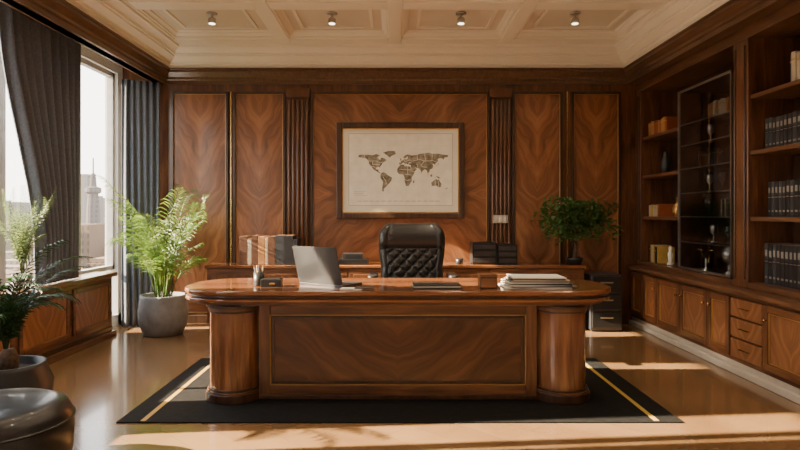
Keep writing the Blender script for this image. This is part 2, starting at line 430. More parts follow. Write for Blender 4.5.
books('book_row', 5.15, 5.55, 1.259, 3.0, .17, [bkblack, bcols[4], bcols[2]])
books('book_row', 5.5, 5.95, 1.729, 3.0, .17, [bkblack, bcols[4], bkslate])
# ornaments
o = MB()
o.lathe([(.05, 0), (.05, .02), (.012, .04), (.012, .10), (.05, .13), (.06, .19), (.05, .24), (.03, .26)], steel, T(2.98, 5.35, .731), n=24); o.obj('silver_trophy')
o = MB(); o.lathe([(.055, 0), (.055, .015), (.01, .03), (.01, .12), (.001, .125)], steel, T(2.98, 5.75, .731), n=24)
o.tube([(2.98, 5.65, .93), (2.98, 5.70, .87), (2.98, 5.75, .855), (2.98, 5.80, .87), (2.98, 5.85, .93)], .008, gold)
o.lathe([(.03, 0), (.035, .01), (.001, .02)], gold, T(2.98, 5.65, .93), n=16); o.lathe([(.03, 0), (.035, .01), (.001, .02)], gold, T(2.98, 5.85, .93), n=16); o.obj('balance_scale')
o = MB(); o.lathe([(.035, 0), (.035, .02), (.018, .03), (.026, .09), (.028, .12), (.012, .15), (.018, .165), (.019, .18), (.010, .20)], paper, T(2.96, 6.45, .731), n=20); o.obj('figurine')
o = MB(); o.lathe([(.035, 0), (.06, .05), (.06, .1), (.025, .15), (.02, .19), (.03, .2)], goldthin, T(2.98, 6.3, 1.251), n=24); o.obj('brass_vase')
o = MB(); o.lathe([(.035, 0), (.05, .05), (.06, .1), (.035, .17), (.02, .23), (.026, .24)], darkpot, T(2.98, 6.6, 1.721), n=24); o.obj('ceramic_vase')
for k, (y, z) in enumerate(((5.3, 1.489), (5.5, 1.489), (5.72, 1.489), (5.4, 1.009), (5.65, 1.009), (5.75, 1.259), (5.3, 1.729), (5.35, 1.959), (5.7, 1.959))):
    o = MB(); o.lathe([(.028, 0), (.03, .01), (.006, .02), (.006, .07), (.03, .1), (.034, .15), (.03, .17)], cabglass if k % 2 else steel, T(3.0, y, z), n=20); o.obj('wine_glass' if k % 2 else 'silver_goblet')

# ------------------------------------------------------------------ left low cabinet
lc = empty('window_cabinet', (-3.09, 4, 0)); LX = -2.98
boxo('carcass', XL+.001, LX-.02, .5, 6.36, .08, .62, wy, lc)
boxo('plinth', XL+.001, LX-.01, .5, 6.36, 0, .10, wdk, lc, .01)
boxo('plinth_mould', XL+.001, LX+.025, .5, 6.38, 0, .05, wdkx, lc, .008)
boxo('top', XL+.001, LX+.03, .48, 6.39, .62, .665, wdkx, lc, .01)
e3 = [6.34, 5.54, 4.74, 3.94, 3.14, 2.34, 1.54, .6]
for i in range(7):
    y1, y0 = e3[i]-.03, e3[i+1]+.03; z0, z1 = .14, .58; fw = .05
    boxo('field_%d' % i, LX-.02, LX-.012, y0+fw, y1-fw, z0+fw, z1-fw, wcy, lc)
    f = MB()
    f.box(LX-.02, LX, y0, y0+fw, z0, z1, wy); f.box(LX-.02, LX, y1-fw, y1, z0, z1, wy)
    f.box(LX-.02, LX, y0+fw, y1-fw, z0, z0+fw, wy); f.box(LX-.02, LX, y0+fw, y1-fw, z1-fw, z1, wy)
    f.obj('frame_%d' % i, lc, .012)

# ------------------------------------------------------------------ curtains
def curtain(name, f0, f1, ztop, zbot, folds, amp):
    """f0/f1: functions t(0 top..1 bottom)->(x,y) for both edges"""
    m = MB(); nu, nv = folds*10, 30; vs = []; fs = []
    for j in range(nv+1):
        t = j/nv; a = Vector(f0(t)); b = Vector(f1(t)); d = (b-a); n = Vector((-d.y, d.x)).normalized()
        for i in range(nu+1):
            u = i/nu; w = math.sin(u*folds*2*math.pi+.5*math.sin(3*t+u*5))
            w2 = .25*math.sin(u*folds*5.1+t*2)
            p = a+d*u+n*amp*(w+w2)*(.75+.25*t)
            vs.append((p.x, p.y, ztop+(zbot-ztop)*t))
    for j in range(nv):
        for i in range(nu):
            k = j*(nu+1)+i; fs.append((k, k+1, k+nu+2, k+nu+1))
    m.add(vs, fs, curtm, None, True); o = m.obj(name)
    s = o.modifiers.new('s', 'SOLIDIFY'); s.thickness = .004
    return o
sm = lambda t: t*t*(3-2*t)
curtain('curtain', lambda t: (-3.05, 4.62+.50*sm(min(1, t*1.15))), lambda t: (-3.05, 5.80-.06*t), 2.97, .675, 9, .04)
curtain('curtain', lambda t: (-3.07, 6.74), lambda t: (-2.72, 6.93), 2.795, .01, 6, .026)
curtain('curtain', lambda t: (-3.05, 3.36), lambda t: (-3.05, 3.98-.04*t), 2.97, .675, 6, .04)  # out of view, added to cut the sunlight into floor strips
curtain('curtain', lambda t: (-3.05, 1.2+.08*t), lambda t: (-3.05, 2.95), 2.97, .675, 12, .04)  # also unseen, added to keep sun off the floor beside the strip
rod = MB(); rod.tube([(-3.05, YF+.1, 3.0), (-3.05, 7.0, 3.0)], .014, chromed); rod.obj('curtain_rail')

# ------------------------------------------------------------------ rug
r = MB(); RX0, RX1, RY0, RY1 = -1.71, 1.77, 3.68, 5.3
r.box(RX0, RX1, RY0, RY1, .0, .008, rugm)
i1, w_ = .14, .03
for a, b, c, d in ((RX0+i1, RX0+i1+w_, RY0+.02, RY1-.02), (RX1-i1-w_, RX1-i1, RY0+.02, RY1-.02)):
    r.box(a, b, c, d, .008, .0095, rugline)
r.obj('rug')

# ------------------------------------------------------------------ desk
dk = empty('executive_desk', (.02, 4.4, 0)); CX = .02
def rrect(cx, cy, hx, hy, r, n=12):
    out = []
    for sx, sy, a0 in ((1, 1, 0), (-1, 1, 90), (-1, -1, 180), (1, -1, 270)):
        for i in range(n+1):
            a = math.radians(a0+90*i/n); out.append((cx+sx*(hx-r)+r*math.cos(a), cy+sy*(hy-r)+r*math.sin(a)))
    return out
Z0 = .010
DCY = 4.40
t = MB(); t.prism(rrect(CX, DCY, 1.52, .42, .36), .735, .77, wdesk); t.obj('top', dk, .012, seg=3)
t = MB(); t.prism(rrect(CX, DCY, 1.505, .405, .35), .715, .735, wdk); t.prism(rrect(CX, DCY, 1.515, .415, .355), .69, .715, wdesk); t.obj('top_edge', dk, .008, seg=3)
t = MB(); t.prism(rrect(CX, DCY, 1.47, .37, .33), .665, .69, wx); t.obj('top_underside', dk, .006)
def stad(cx, y0, y1, r, n=20):
    out = [(cx+r, y1), (cx-r, y1)]
    for i in range(n+1):
        a = math.pi+math.pi*i/n; out.append((cx+r*math.cos(a), y0+r+r*math.sin(a)))
    return out
for s_, nm in ((-1, 'a'), (1, 'b')):
    cx = CX+s_*1.135
    t = MB(); t.prism(stad(cx, 4.03, 4.74, .172), Z0+.08, .62, wcol); t.obj('pedestal_'+nm, dk, .003)
    t = MB()
    for (g, z0, z1, mt) in ((.028, Z0, Z0+.055, wdk), (.02, Z0+.055, Z0+.07, wx), (.012, Z0+.07, Z0+.085, wdk), (.008, .61, .625, wdk), (.015, .625, .645, wx), (.025, .645, .665, wdk)):
        t.prism(stad(cx, 4.03-g, 4.74+g, .172+g), z0, z1, mt)
    t.obj('pedestal_rings_'+nm, dk, .004)
t = MB(); xa, xb = CX-.955, CX+.955; yf = 4.12
t.box(xa, xb, yf+.02, yf+.05, Z0+.03, .665, wx); t.obj('modesty_core', dk)
t = MB(); t.box(xa, xa+.075, yf, yf+.03, Z0, .665, wz); t.box(xb-.075, xb, yf, yf+.03, Z0, .665, wz)
t.box(xa+.075, xb-.075, yf, yf+.03, Z0+.03, Z0+.095, wx); t.box(xa+.075, xb-.075, yf, yf+.03, .59, .665, wx); t.obj('modesty_frame', dk, .006)
t = MB(); a, b, c, d = xa+.075, xb-.075, Z0+.095, .59
for q, mt in ((.0, goldthin), (.014, wdk)):
    w0 = .006 if q == 0 else .018
    for (p1, p2, p3, p4) in ((a+q, a+q+w0, c+q, d-q), (b-q-w0, b-q, c+q, d-q), (a+q+w0, b-q-w0, c+q, c+q+w0), (a+q+w0, b-q-w0, d-q-w0, d-q)):
        t.box(p1, p2, yf+.003, yf+.03, p3, p4, mt)
t.obj('modesty_inlay', dk, .002)
boxo('modesty_field', a+.03, b-.03, yf+.012, yf+.022, c+.03, d-.03, wcd, dk)
boxo('modesty_plinth', xa, xb, yf-.005, yf+.04, Z0, Z0+.03, wdk, dk, .004)

# ------------------------------------------------------------------ chair
def chair(cx, cy):
    e = empty('office_chair', (cx, cy, 0))
    m = MB(); nu, nv = 84, 110; zb0, zb1 = .50, 1.20; fr = []; bk_ = []
    def W(v):
        w = .275+.022*math.sin(math.pi*min(1, max(0, (v-.45)/.55)))
        if v > .86: w *= math.sqrt(max(0, 1-((v-.86)/.14)**2*.42))
        if v < .3: w -= .03*(1-v/.3)
        return w
    TS = .105
    for j in range(nv+1):
        v = j/nv; z = zb0+(zb1-zb0)*v
        for i in range(nu+1):
            u = -1+2*i/nu; x = W(v)*u
            eu = (1-abs(u)**6); ev = (1-abs(2*v-1)**10); k = max(0, eu*ev)**.5
            th = .075*k
            if abs(u) < .74 and v < .68:
                p = (x/TS+(z-.3)/TS); q = (x/TS-(z-.3)/TS)
                dd = min(abs((p+.5) % 1-.5), abs((q+.5) % 1-.5))
                th += .026*min(1, dd/.28)**.6-.004
            elif v >= .68:
                th += .045*math.sin(math.pi*min(1, (v-.68)/.32))**.5-.004
            if .74 <= abs(u): th += .026*math.sin(math.pi*min(1, (abs(u)-.74)/.26))**.6 - .006
            lean = .10*(v-.2)
            fr.append((x, -th+lean, z)); bk_.append((x, .05*k+lean+.01, z))
    n = nu+1; fs = []
    for j in range(nv):
        for i in range(nu):
            k = j*n+i; fs.append((k, k+1, k+n+1, k+n))
            k2 = k+len(fr); fs.append((k2+1, k2, k2+n, k2+n+1))
    o_ = len(fr)
    for j in range(nv):
        fs.append((j*n, (j+1)*n, (j+1)*n+o_, j*n+o_)); fs.append(((j+1)*n-1, (j+1)*n-1+o_, (j+2)*n-1+o_, (j+2)*n-1))
    for i in range(nu):
        fs.append((i, i+o_, i+1+o_, i+1)); k = nv*n+i; fs.append((k, k+1, k+1+o_, k+o_))
    m.add(fr+bk_, fs, leather, T(cx, cy+.20, 0), True); m.obj('backrest', e)
    s = MB(); s.prism(rrect(cx, cy-.05, .27, .26, .09), .40, .52, leather); s.obj('seat', e, .04, seg=5)
    for q in (-1, 1):
        a = MB(); x = cx+q*.335
        a.prism(rrect(x, cy-.02, .04, .17, .035), .735, .775, leather); a.obj('armpad', e, .014, seg=3)
        a = MB(); a.tube([(cx+q*.24, cy+.02, .44), (x, cy+.02, .46), (x, cy+.02, .60), (x, cy-.03, .74)], .018, steel); a.obj('arm_post', e)
    b = MB(); b.lathe([(.03, .10), (.03, .30), (.055, .31), (.055, .38), (.12, .39), (.12, .405)], chromed, T(cx, cy, 0), n=20)
    for k in range(5):
        an = k*2*math.pi/5+.3; d = Vector((math.cos(an), math.sin(an), 0)); c = Vector((cx, cy, .11))
        b.tube([c, c+d*.15, c+d*.31-Vector((0, 0, .025))], [.026, .022, .015], chromed)
        p = c+d*.31
        b.lathe([(.026, -.02), (.03, -.014), (.03, .014), (.026, .02)], black, Matrix.Translation((p.x, p.y, .040)) @ Matrix.Rotation(an, 4, 'Z') @ Matrix.Rotation(math.pi/2, 4, 'X'), n=16)
    b.obj('swivel_base', e)
chair(.15, 5.12)

# ------------------------------------------------------------------ desk items
ZD = .7705
lp = empty('laptop', (-.52, 4.3, ZD))
M = T(-.53, 4.26, ZD, math.radians(-30))
m = MB(); m.prism(rrect(0, .13, .19, .13, .012, 5), 0, .014, chromed, M); m.box(-.16, .16, .06, .16, .014, .0155, black, M); m.box(-.05, .05, .18, .245, .014, .015, steel, M); m.obj('keyboard_base', lp, .002)
ML = M @ T(0, .005, .012, 0, math.radians(17))
Mx = ML @ Matrix.Rotation(math.pi/2, 4, 'X')
m = MB()
m.prism(rrect(0, .145, .19, .14, .012, 5), -.003, .004, laptopm, Mx); m.prism(rrect(0, .145, .18, .128, .004, 3), -.004, -.003, black, Mx); m.obj('screen_lid', lp, .0015)
# pen holder, box
m = MB(); x, y = -.97, 4.28
M = T(x, y, ZD)
m.lathe([(.036, 0), (.038, .004), (.038, .10), (.034, .10), (.033, .006)], black, M, n=24)
for k in range(7):
    a = k*.9; b0 = Vector((x+.015*math.cos(a), y+.015*math.sin(a), ZD+.01)); d = Vector((.02*math.cos(a), .02*math.sin(a), .12+.010*(k % 3)))
    m.tube([b0, b0+d], .0038, [black, goldthin, chromed, bcols[3]][k % 4])
m.obj('pen_holder')
m = MB(); M = T(-.86, 4.24, ZD, .05); m.box(-.08, .06, -.05, .05, 0, .055, black, M); m.box(-.072, .052, -.042, .042, .055, .06, black, M); m.box(-.02, .02, -.055, -.05, .02, .032, gold, M); m.obj('desk_box', None, .003)
m = MB(); M = T(-.27, 4.10, ZD, -.1); m.box(-.10, .05, -.05, .05, 0, .006, paper, M); m.box(.0, .13, -.045, .04, .007, .014, black, M); m.obj('notepad', None, .001)
m = MB(); M = T(.29, 4.2, ZD, .02); m.box(-.17, .17, -.10, .10, 0, .008, black, M); m.box(-.16, .16, -.09, .09, .008, .018, paper, M); m.box(-.165, .165, -.095, .095, .018, .024, black, M); m.obj('document_folder', None, .001)
m = MB(); M = T(.64, 4.16, ZD, .05); m.box(-.058, .058, -.045, .045, 0, .08, wdk, M); m.box(-.052, .052, -.0475, -.045, .008, .07, wcy, M); m.box(-.061, .061, -.048, .048, .08, .098, wcy, M); m.obj('wooden_box', None, .003)
m = MB()
for k in range(9):
    M = T(1.0+random.uniform(-.02, .02), 4.24, ZD+k*.0085, random.uniform(-.10, .10)); hw = .23-.006*k
    m.box(-hw, hw, -.13, .13, 0, .0072, [paper, lab, paper, bkblack, paper, lab, bcols[2], bkslate, paper][k], M)
m.obj('document_stack')

# ------------------------------------------------------------------ credenza & objects on it
cr = empty('credenza', (0, 6.75, 0)); c0, c1, cy0, cy1, cz = -2.08, 2.09, 6.55, 6.945, .72
boxo('carcass', c0+.02, c1-.02, cy0+.02, cy1, .08, cz-.035, wx, cr)
boxo('top', c0, c1, cy0-.01, cy1, cz-.035, cz, wdesk, cr, .008)
boxo('plinth', c0+.04, c1-.04, cy0+.04, cy1, 0, .08, wdk, cr)
n = 8; w = (c1-c0-.04)/n
for i in range(n):
    a = c0+.02+i*w+.006; b = a+w-.012
    m = MB(); m.box(a, b, cy0, cy0+.02, .10, cz-.045, wx); m.box(a+.05, b-.05, cy0-.008, cy0, .15, cz-.10, wz); m.lathe([(.006, 0), (.012, .02)], gold, T(b-.025 if i % 2 == 0 else a+.025, cy0, .45, 0, math.pi/2), n=10); m.obj('front_%d' % i, cr, .005)
m = MB(); x = -1.72
for t_, h, mt in ((.09, .31, bcols[4]), (.045, .29, bcols[2]), (.07, .32, bcols[4]), (.08, .31, bcols[0]), (.03, .3, bcols[2]), (.08, .31, bcols[4]), (.10, .32, bkslate), (.10, .32, bkblack), (.05, .28, bkblack)):
    m.box(x, x+t_-.004, 6.64, 6.88, cz+.001, cz+h, mt); m.box(x+.006, x+t_-.010, 6.655, 6.88, cz+h-.003, cz+h+.001, bcols[4]); x += t_
m.obj('ring_binder_row', None, .003)
m = MB(); m.box(-.62, -.30, 6.60, 6.84, cz+.001, cz+.06, black); m.box(-.58, -.36, 6.64, 6.8, cz+.06, cz+.12, chromed); m.box(-.55, -.39, 6.638, 6.64, cz+.07, cz+.11, black); m.obj('desk_telephone', None, .012)
m = MB()
for a, b, h in ((.86, 1.13, .24), (1.14, 1.36, .22)):
    m.box(a, b, 6.66, 6.9, cz+.001, cz+h, black)
    for k in range(3): m.box(a+.015, b-.015, 6.655, 6.66, cz+.02+k*h*.31, cz+h*.28+k*h*.31, chromed)
m.obj('document_tray_box', None, .006)
m = MB(); m.lathe([(.035, 0), (.04, .005), (.045, .06), (.04, .06), (.036, .01)], black, T(.72, 6.72, cz+.001), n=20); m.obj('cup')

m = MB(); a, b = 2.12, 2.46
m.box(a, b, 6.5, 6.94, 0.02, .62, chromed); m.box(a+.02, b-.02, 6.52, 6.92, 0, .02, black)
for k in range(3):
    m.box(a+.015, b-.015, 6.485, 6.5, .05+k*.19, .22+k*.19, black); m.box(a+.1, b-.1, 6.475, 6.485, .15+k*.19, .165+k*.19, steel)
m.obj('filing_cabinet', None, .006)

# wall picture
mp_ = empty('framed_world_map', (px(400), YW-.03, pz(170)))
x0, x1, z0, z1 = px(337), px(464), pz(218.5), pz(123)
f = MB(); fw = .07; ya, yb_ = YW-.075, YW-.02
f.box(x0, x0+fw, ya, yb_, z0, z1, wdk); f.box(x1-fw, x1, ya, yb_, z0, z1, wdk); f.box(x0+fw, x1-fw, ya, yb_, z0, z0+fw, wdk); f.box(x0+fw, x1-fw, ya, yb_, z1-fw, z1, wdk)
f.obj('frame', mp_, .012)
f = MB(); g = .008; a, b, c, d = x0+fw, x1-fw, z0+fw, z1-fw
for q in ((a, a+g, c, d), (b-g, b, c, d), (a+g, b-g, c, c+g), (a+g, b-g, d-g, d)): f.box(q[0], q[1], ya+.01, yb_, q[2], q[3], gold)
f.obj('gilt_slip', mp_)
boxo('mat_board', a, b, YW-.05, YW-.02, c, d, matb, mp_)
ma, mb_, mc, md = a+.07, b-.07, c+.08, d-.06
f = MB(); f.box(ma, mb_, YW-.0515, YW-.05, mc, md, mapp)
for k in range(1, 6):
    zz = mc+(md-mc)*k/6; f.box(ma, mb_, YW-.0518, YW-.0515, zz-.0012, zz+.0012, matb)
for k in range(1, 9):
    xx = ma+(mb_-ma)*k/9; f.box(xx-.0012, xx+.0012, YW-.0518, YW-.0515, mc, md, matb)
for q in ((ma, ma+.005, mc, md), (mb_-.005, mb_, mc, md), (ma, mb_, mc, mc+.005), (ma, mb_, md-.005, md)): f.box(q[0], q[1], YW-.0525, YW-.0515, q[2], q[3], mapln)
for k in range(14): f.box(ma+.1+k*.07, ma+.155+k*.07, YW-.0525, YW-.0515, mc+.05, mc+.056, mapln)
f.box(ma+.06, ma+.22, YW-.0525, YW-.0515, mc+.12, mc+.124, mapln); f.box(ma+.06, ma+.17, YW-.0525, YW-.0515, mc+.14, mc+.144, mapln); f.box(ma+.06, ma+.2, YW-.0525, YW-.0515, mc+.16, mc+.164, mapln)
f.obj('map_sheet', mp_)
lands = [
 [(-165,62),(-160,70),(-130,70),(-110,68),(-95,72),(-82,68),(-92,60),(-80,52),(-78,60),(-65,58),(-56,52),(-65,46),(-72,42),(-76,35),(-81,30),(-81,25),(-85,30),(-95,28),(-97,22),(-90,20),(-87,21),(-88,16),(-83,12),(-78,8),(-84,9),(-95,15),(-105,20),(-112,29),(-117,33),(-124,40),(-124,48),(-135,58),(-150,60)],
 [(-45,60),(-55,68),(-70,77),(-50,82),(-25,82),(-20,72),(-38,66)],
 [(-78,8),(-70,12),(-60,9),(-50,1),(-35,-6),(-39,-17),(-48,-27),(-58,-36),(-65,-42),(-68,-53),(-74,-50),(-73,-38),(-70,-20),(-80,-6),(-80,1)],
 [(-17,15),(-15,24),(-9,31),(-5,36),(10,37),(12,32),(22,32),(32,31),(36,24),(43,12),(51,12),(45,2),(39,-6),(40,-16),(33,-26),(27,-34),(18,-34),(12,-18),(12,-6),(8,4),(-6,5),(-12,8)],
 [(-9,38),(-9,43),(-1,44),(-4,48),(4,51),(9,54),(9,57),(14,54),(22,55),(25,60),(22,65),(16,57),(11,59),(6,60),(14,68),(25,71),(40,67),(45,68),(60,69),(70,73),(85,74),(105,77),(115,73),(140,73),(160,70),(180,68),(175,62),(163,60),(160,53),(155,58),(142,58),(138,54),(140,48),(132,43),(128,38),(126,35),(124,40),(118,39),(122,32),(118,24),(108,21),(107,12),(104,9),(101,13),(103,2),(99,8),(97,17),(90,22),(80,15),(77,8),(73,18),(67,24),(57,26),(50,30),(56,24),(59,22),(50,14),(43,13),(35,28),(36,36),(27,37),(28,41),(40,42),(30,46),(26,40),(22,37),(19,41),(13,45),(18,40),(15,38),(9,44),(3,42),(-1,37)],
 [(114,-22),(122,-17),(130,-12),(136,-12),(137,-16),(142,-11),(146,-19),(153,-27),(150,-37),(141,-38),(135,-33),(124,-33),(115,-34)],
 [(-5,50),(1,52),(-2,57),(-6,58),(-4,54)],[(130,32),(136,35),(141,37),(142,43),(138,37),(132,34)],[(95,5),(104,-4),(106,-6),(100,-1)],[(109,2),(117,6),(118,1),(115,-4),(110,-2)],[(131,-1),(141,-3),(150,-9),(140,-8)],[(44,-16),(50,-16),(48,-24),(44,-24)],[(167,-45),(173,-40),(178,-38),(172,-44)],
]
f = MB(); ccx, ccz = (ma+mb_)/2+.01, (mc+md)/2-.03; sx = (mb_-ma-.14)/350; sz = sx*1.15
for L_ in lands:
    pts = [Vector((ccx+lo*sx, YW-.0526, ccz+(la-12)*sz)) for lo, la in L_]
    tri = geometry.tessellate_polygon([pts])
    f.add(pts, [tuple(t_) for t_ in tri], mapl)
f.obj('continents', mp_)
# country border lines
f = MB()
borders = [[(-125,49),(-95,49),(-83,43),(-68,46)],[(-117,32),(-106,31),(-98,26)],[(-141,60),(-141,70)],[(-110,49),(-110,37),(-95,37),(-82,37)],[(-70,-4),(-60,-15),(-57,-28)],[(-8,22),(10,20),(25,20),(36,20)],[(12,4),(28,5),(36,2)],[(12,-12),(24,-16),(33,-12)],[(24,32),(24,5)],[(22,50),(32,52),(40,48),(50,50),(70,54),(88,49),(118,50),(132,47)],[(60,68),(62,52)],[(88,49),(80,40),(74,36),(80,30),(97,28)],[(55,40),(62,36),(62,28)],[(88,73),(92,50)],[(118,72),(116,50)],[(129,-15),(129,-32)],[(141,-17),(141,-37)],[(10,54),(12,48),(22,48)]]
for L_ in borders:
    for (p, q) in zip(L_, L_[1:]):
        A = Vector((ccx+p[0]*sx, YW-.0532, ccz+(p[1]-12)*sz)); B = Vector((ccx+q[0]*sx, YW-.0532, ccz+(q[1]-12)*sz))
        d = (B-A).normalized(); nn = Vector((-d.z, 0, d.x))*.0022
        f.add([A-nn, B-nn, B+nn, A+nn], [(0, 1, 2, 3)], mapp)
f.obj('country_borders', mp_)
m = MB(); a, b = px(492), px(507); m.box(a, b, YW-.065, YW-.057, pz(223), pz(215), steel)
for k in range(3): m.box(a+.02+k*.05, a+.05+k*.05, YW-.07, YW-.065, pz(221.5), pz(216.5), paper)
m.box(a+.01, b-.01, YW-.057, YW-.03, pz(222), pz(216), steel)
m.obj('light_switch', wb)

# ------------------------------------------------------------------ plants
def frond(m, base, az, length, e0, e1, nl, ll, lw, mat, start=.25, lim=None, stemr=.006, droop=.5):
    p = Vector(base); pts = [p.copy()]; dirs = []; n = 24
    h = Vector((math.cos(az), math.sin(az), 0))
    for i in range(n):
        t = i/n; e = math.radians(e0+(e1-e0)*t**1.7)
        d = h*math.cos(e)+Vector((0, 0, math.sin(e))); dirs.append(d); p = p+d*length/n
        pts.append(p.copy())
    dirs.append(dirs[-1])
    def cl(q):
        if lim:
            q = Vector((max(q.x, lim[0]), min(q.y, lim[3]), q.z))
            q.x = min(q.x, lim[1]); q.y = max(q.y, lim[2])
        return q
    pts = [cl(q) for q in pts]
    m.tube(pts, [stemr*(1-.8*i/n) for i in range(n+1)], mat, n=5)
    side = h.cross(Vector((0, 0, 1)))
    for k in range(nl):
        t = start+(1-start)*k/(nl-1); i = min(n-1, int(t*n)); fr_ = t*n-i
        q = pts[i].lerp(pts[min(n, i+1)], fr_); d = dirs[i]; up = side.cross(d)
        tt = (t-start)/(1-start); L_ = ll*(math.sin(math.pi*(.2+.72*tt))**.6)
        for s in (-1, 1):
            ld = (side*s*random.uniform(.7, 1)+d*(.75+.9*tt)+up*random.uniform(-.05, .3)).normalized()
            ld2 = (ld+Vector((0, 0, -droop))).normalized(); ld3 = (ld+Vector((0, 0, -droop*2.2))).normalized()
            w = d*lw; a = q; b = q+ld*L_*.35; c = b+ld2*L_*.35; e_ = c+ld3*L_*.3
            m.add([cl(a-w*.3), cl(b-w*.5), cl(c-w*.35), cl(e_), cl(c+w*.35), cl(b+w*.5), cl(a+w*.3)], [(0, 1, 5, 6), (1, 2, 4, 5), (2, 3, 4)], mat)
def pot(m, x, y, prof, mat, zs, rs):
    m.lathe(prof, mat, T(x, y, 0), n=48)
    m.lathe([(rs, zs-.01), (rs, zs), (.001, zs+.01)], soil, T(x, y, 0), n=32)
# large areca palm
PX, PY = -2.47, 6.40
pp = empty('potted_palm', (PX, PY, 0)); m = MB()
pot(m, PX, PY, [(.17, 0.0), (.20, .01), (.245, .12), (.255, .26), (.235, .39), (.235, .42), (.215, .42), (.21, .37)], concrete, .38, .212); m.obj('pot', pp)
m = MB(); lim = (-2.90, -2.10, 5.9, 6.72)
for k in range(25):
    az = k*2.4+random.uniform(-.2, .2); r_ = random.uniform(.01, .09); tall = random.random()
    L_ = .62+1.08*tall
    b = (PX+r_*math.cos(az), PY+r_*math.sin(az), .37)
    frond(m, b, az, L_, random.uniform(82, 90) if tall > .35 else random.uniform(70, 82), random.uniform(-35, 15)+22*tall, 25, .24, .013, leafA, .36, None, .007, .42)
m.v = [Vector((max(lim[0]+.25*(v.x-lim[0]), v.x) if v.x < lim[0] else (lim[1]+.25*(v.x-lim[1]) if v.x > lim[1] else v.x), lim[3]+.25*(v.y-lim[3]) if v.y > lim[3] else v.y, v.z)) for v in m.v]
for v in m.v:
    v.x = max(v.x, -2.97); v.y = min(v.y, 6.80)
    if v.y > 6.5: v.x = min(v.x, -2.09)
m.obj('fronds', pp)
# foreground left cycad palm
pp = empty('potted_cycad', (-2.36, 3.62, 0)); m = MB()
pot(m, -2.33, 3.62, [(.13, 0), (.17, .01), (.23, .15), (.24, .27), (.2, .36), (.2, .385), (.18, .385), (.175, .33)], darkpot, .34, .178); m.obj('pot', pp)
m = MB()
m.lathe([(.05, .33), (.055, .42), (.03, .47)], bark, T(-2.33, 3.62, 0), n=12)
for k in range(20):
    az = k*2.4; L_ = random.uniform(.45, .88)
    frond(m, (-2.35, 3.62, .44), az, L_, random.uniform(76, 89), random.uniform(-30, 20) if L_ > .65 else random.uniform(-60, -20), 26, .13, .014, leafB, .15, (-2.93, -1.5, 2.5, 4.6), .006, .4)
m.obj('fronds', pp)
# fern on window cabinet
pp = empty('potted_fern', (-3.085, 4.96, .665)); m = MB()
m.lathe([(.05, 0), (.055, .005), (.075, .10), (.078, .12), (.068, .12), (.065, .09)], concrete, T(-3.085, 4.96, .666), n=24); m.lathe([(.064, .09), (.001, .1)], soil, T(-3.085, 4.96, .666), n=24); m.obj('pot', pp)
m = MB()
for k in range(20):
    az = k*2.4; frond(m, (-3.085, 4.96, .75), az, random.uniform(.4, .82), random.uniform(80, 89), random.uniform(10, 60), 20, .10, .008, leafD, .25, (-3.16, -2.85, 4.6, 5.06), .003)
m.obj('fronds', pp)
# ficus on credenza
fx, fy = px(574, 6.72), 6.70
pp = empty('potted_ficus', (fx, fy, cz)); m = MB()
m.lathe([(.06, .001), (.07, .004), (.09, .05), (.095, .07), (.083, .07), (.08, .05)], darkpot, T(fx, fy, cz), n=32); m.lathe([(.08, .05), (.001, .06)], soil, T(fx, fy, cz), n=24); m.obj('pot', pp)
m = MB()
m.tube([(fx, fy, cz+.05), (fx+.015, fy, cz+.18), (fx-.01, fy, cz+.34)], [.024, .019, .015], bark)
cen = Vector((fx+.03, fy, pz(219, 6.75)))
for k in range(18):
    a = k*2.4; q = cen+Vector((math.cos(a)*.32*random.random()**.5, math.sin(a)*.13, random.uniform(-.12, .2)))
    m.tube([(fx-.01, fy, cz+.33), (Vector((fx, fy, cz+.38))+q)/2, q], [.010, .006, .003], bark, n=5)
m.obj('trunk', pp)
m = MB()
for k in range(1900):
    while True:
        v = Vector((random.uniform(-1, 1), random.uniform(-1, 1), random.uniform(-1, 1)))
        if .25 < v.length < 1: break
    bump = .82+.3*math.sin(v.x*5+1)*math.cos(v.z*4+v.y*3)
    q = cen+Vector((v.x*.49*bump, v.y*.21*bump, v.z*.29*bump))
    if q.z < cz+.17 or q.x > 2.7: continue
    d = Vector((random.gauss(v.x, .6), random.gauss(v.y, .5), random.gauss(-.1, .5))).normalized()
    s = d.cross(Vector((random.random(), random.random(), 1))).normalized()*.016; L_ = random.uniform(.045, .07)
    m.add([q, q+d*L_*.5-s, q+d*L_, q+d*L_*.5+s], [(0, 1, 2, 3)], leafC)
m.obj('foliage', pp)
# dark ottoman in foreground
m = MB(); ox, oy = -1.97, 2.95
m.lathe([(.30, .02), (.33, .03), (.345, .10), (.35, .2), (.345, .28), (.32, .33), (.26, .355), (.1, .362), (.001, .363)], leather, T(ox, oy, 0), n=64)
m.lathe([(.352, .26), (.356, .265), (.352, .27)], black, T(ox, oy, 0), n=64); m.lathe([(.25, 0), (.25, .02)], black, T(ox, oy, 0), n=32)
m.obj('leather_ottoman')

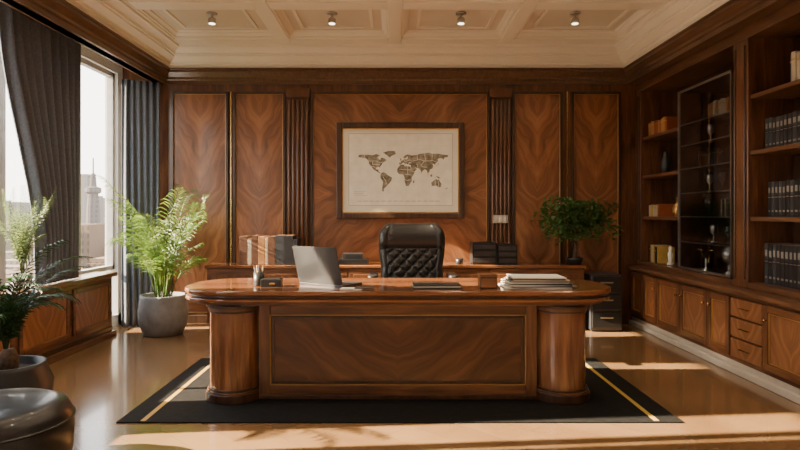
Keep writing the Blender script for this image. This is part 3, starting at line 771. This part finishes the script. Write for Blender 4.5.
# ------------------------------------------------------------------ outside city
city = empty('city_skyline', (-200, 300, -30))
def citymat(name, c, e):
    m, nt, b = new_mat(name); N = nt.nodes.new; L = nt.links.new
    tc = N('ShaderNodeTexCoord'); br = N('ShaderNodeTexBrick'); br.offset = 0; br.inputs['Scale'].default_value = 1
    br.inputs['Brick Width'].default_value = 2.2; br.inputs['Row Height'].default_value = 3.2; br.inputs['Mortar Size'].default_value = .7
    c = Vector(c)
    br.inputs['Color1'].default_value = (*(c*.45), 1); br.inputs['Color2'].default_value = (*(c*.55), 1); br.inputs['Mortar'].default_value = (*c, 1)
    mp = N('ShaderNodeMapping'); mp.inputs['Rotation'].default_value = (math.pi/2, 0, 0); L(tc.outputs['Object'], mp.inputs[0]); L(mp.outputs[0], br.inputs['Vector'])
    L(br.outputs['Color'], b.inputs['Base Color']); b.inputs['Emission Color'].default_value = (1, .84, .70, 1); b.inputs['Emission Strength'].default_value = e; b.inputs['Roughness'].default_value = .9  # warm emission painted into the buildings as haze
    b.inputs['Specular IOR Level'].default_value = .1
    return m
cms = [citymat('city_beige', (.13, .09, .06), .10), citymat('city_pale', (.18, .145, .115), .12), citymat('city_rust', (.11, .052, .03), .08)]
cmf = citymat('city_far_haze', (.10, .09, .085), .5)
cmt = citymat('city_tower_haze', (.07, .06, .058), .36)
grm = plain('city_park_ground', (.045, .05, .028), .9, emit=1.2, noise=.3, nscale=.03)  # emission put into the ground colour as hazy glow
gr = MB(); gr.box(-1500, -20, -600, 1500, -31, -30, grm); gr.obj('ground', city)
c = MB()
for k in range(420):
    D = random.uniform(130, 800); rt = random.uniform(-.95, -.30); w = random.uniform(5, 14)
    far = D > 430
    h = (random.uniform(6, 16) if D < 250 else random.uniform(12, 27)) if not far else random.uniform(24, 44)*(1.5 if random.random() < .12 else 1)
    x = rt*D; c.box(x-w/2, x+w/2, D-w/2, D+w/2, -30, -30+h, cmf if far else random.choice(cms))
for k in range(150):
    D = random.uniform(-300, 100); x = -random.uniform(120, 400); w = random.uniform(6, 16); c.box(x-w/2, x+w/2, D-w/2, D+w/2, -30, -30+random.uniform(6, 30), random.choice(cms))
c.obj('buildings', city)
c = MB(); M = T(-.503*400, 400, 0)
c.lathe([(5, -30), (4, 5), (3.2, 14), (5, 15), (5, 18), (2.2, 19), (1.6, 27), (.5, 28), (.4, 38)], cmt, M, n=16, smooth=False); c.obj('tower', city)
c = MB()
tm = plain('tree_canopy', (.04, .045, .018), .9, emit=.8, noise=.4, nscale=.3)  # canopy emits its own colour, hazy glow painted in
for k in range(300):
    D = random.uniform(80, 300); x = random.uniform(-.95, -.33)*D; r_ = random.uniform(2.5, 5)
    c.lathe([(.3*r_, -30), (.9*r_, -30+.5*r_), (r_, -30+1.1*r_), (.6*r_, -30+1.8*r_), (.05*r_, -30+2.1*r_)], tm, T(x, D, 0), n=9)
c.obj('trees', city)

# ------------------------------------------------------------------ light
w = bpy.data.worlds.new('World'); scene.world = w; w.use_nodes = True; nt = w.node_tree; bg = nt.nodes['Background']
tc = nt.nodes.new('ShaderNodeTexCoord'); sp = nt.nodes.new('ShaderNodeSeparateXYZ'); nt.links.new(tc.outputs['Generated'], sp.inputs[0])
rp = nt.nodes.new('ShaderNodeValToRGB'); rp.color_ramp.elements[0].position = 0; rp.color_ramp.elements[0].color = (1, .9, .76, 1)
rp.color_ramp.elements[1].position = .6; rp.color_ramp.elements[1].color = (.86, .91, 1, 1)
nt.links.new(sp.outputs[2], rp.inputs[0]); nt.links.new(rp.outputs[0], bg.inputs[0]); bg.inputs[1].default_value = 8.0
s = bpy.data.lights.new('Sun', 'SUN'); s.energy = 85; s.color = (1, .79, .52); s.angle = math.radians(.6)
so = bpy.data.objects.new('sun', s); COL.objects.link(so); so.location = (-20, 0, 20)
so.rotation_euler = Vector((1, .09, -.485)).to_track_quat('-Z', 'Y').to_euler()

# ------------------------------------------------------------------ camera
cd = bpy.data.cameras.new('camera'); cd.lens = 27; cd.sensor_width = 36; cd.shift_x = .00625; cd.shift_y = -.015; cd.clip_end = 3000
co = bpy.data.objects.new('camera', cd); COL.objects.link(co); co.location = (0, 0, 1.29); co.rotation_euler = (math.pi/2, 0, 0)
scene.camera = co
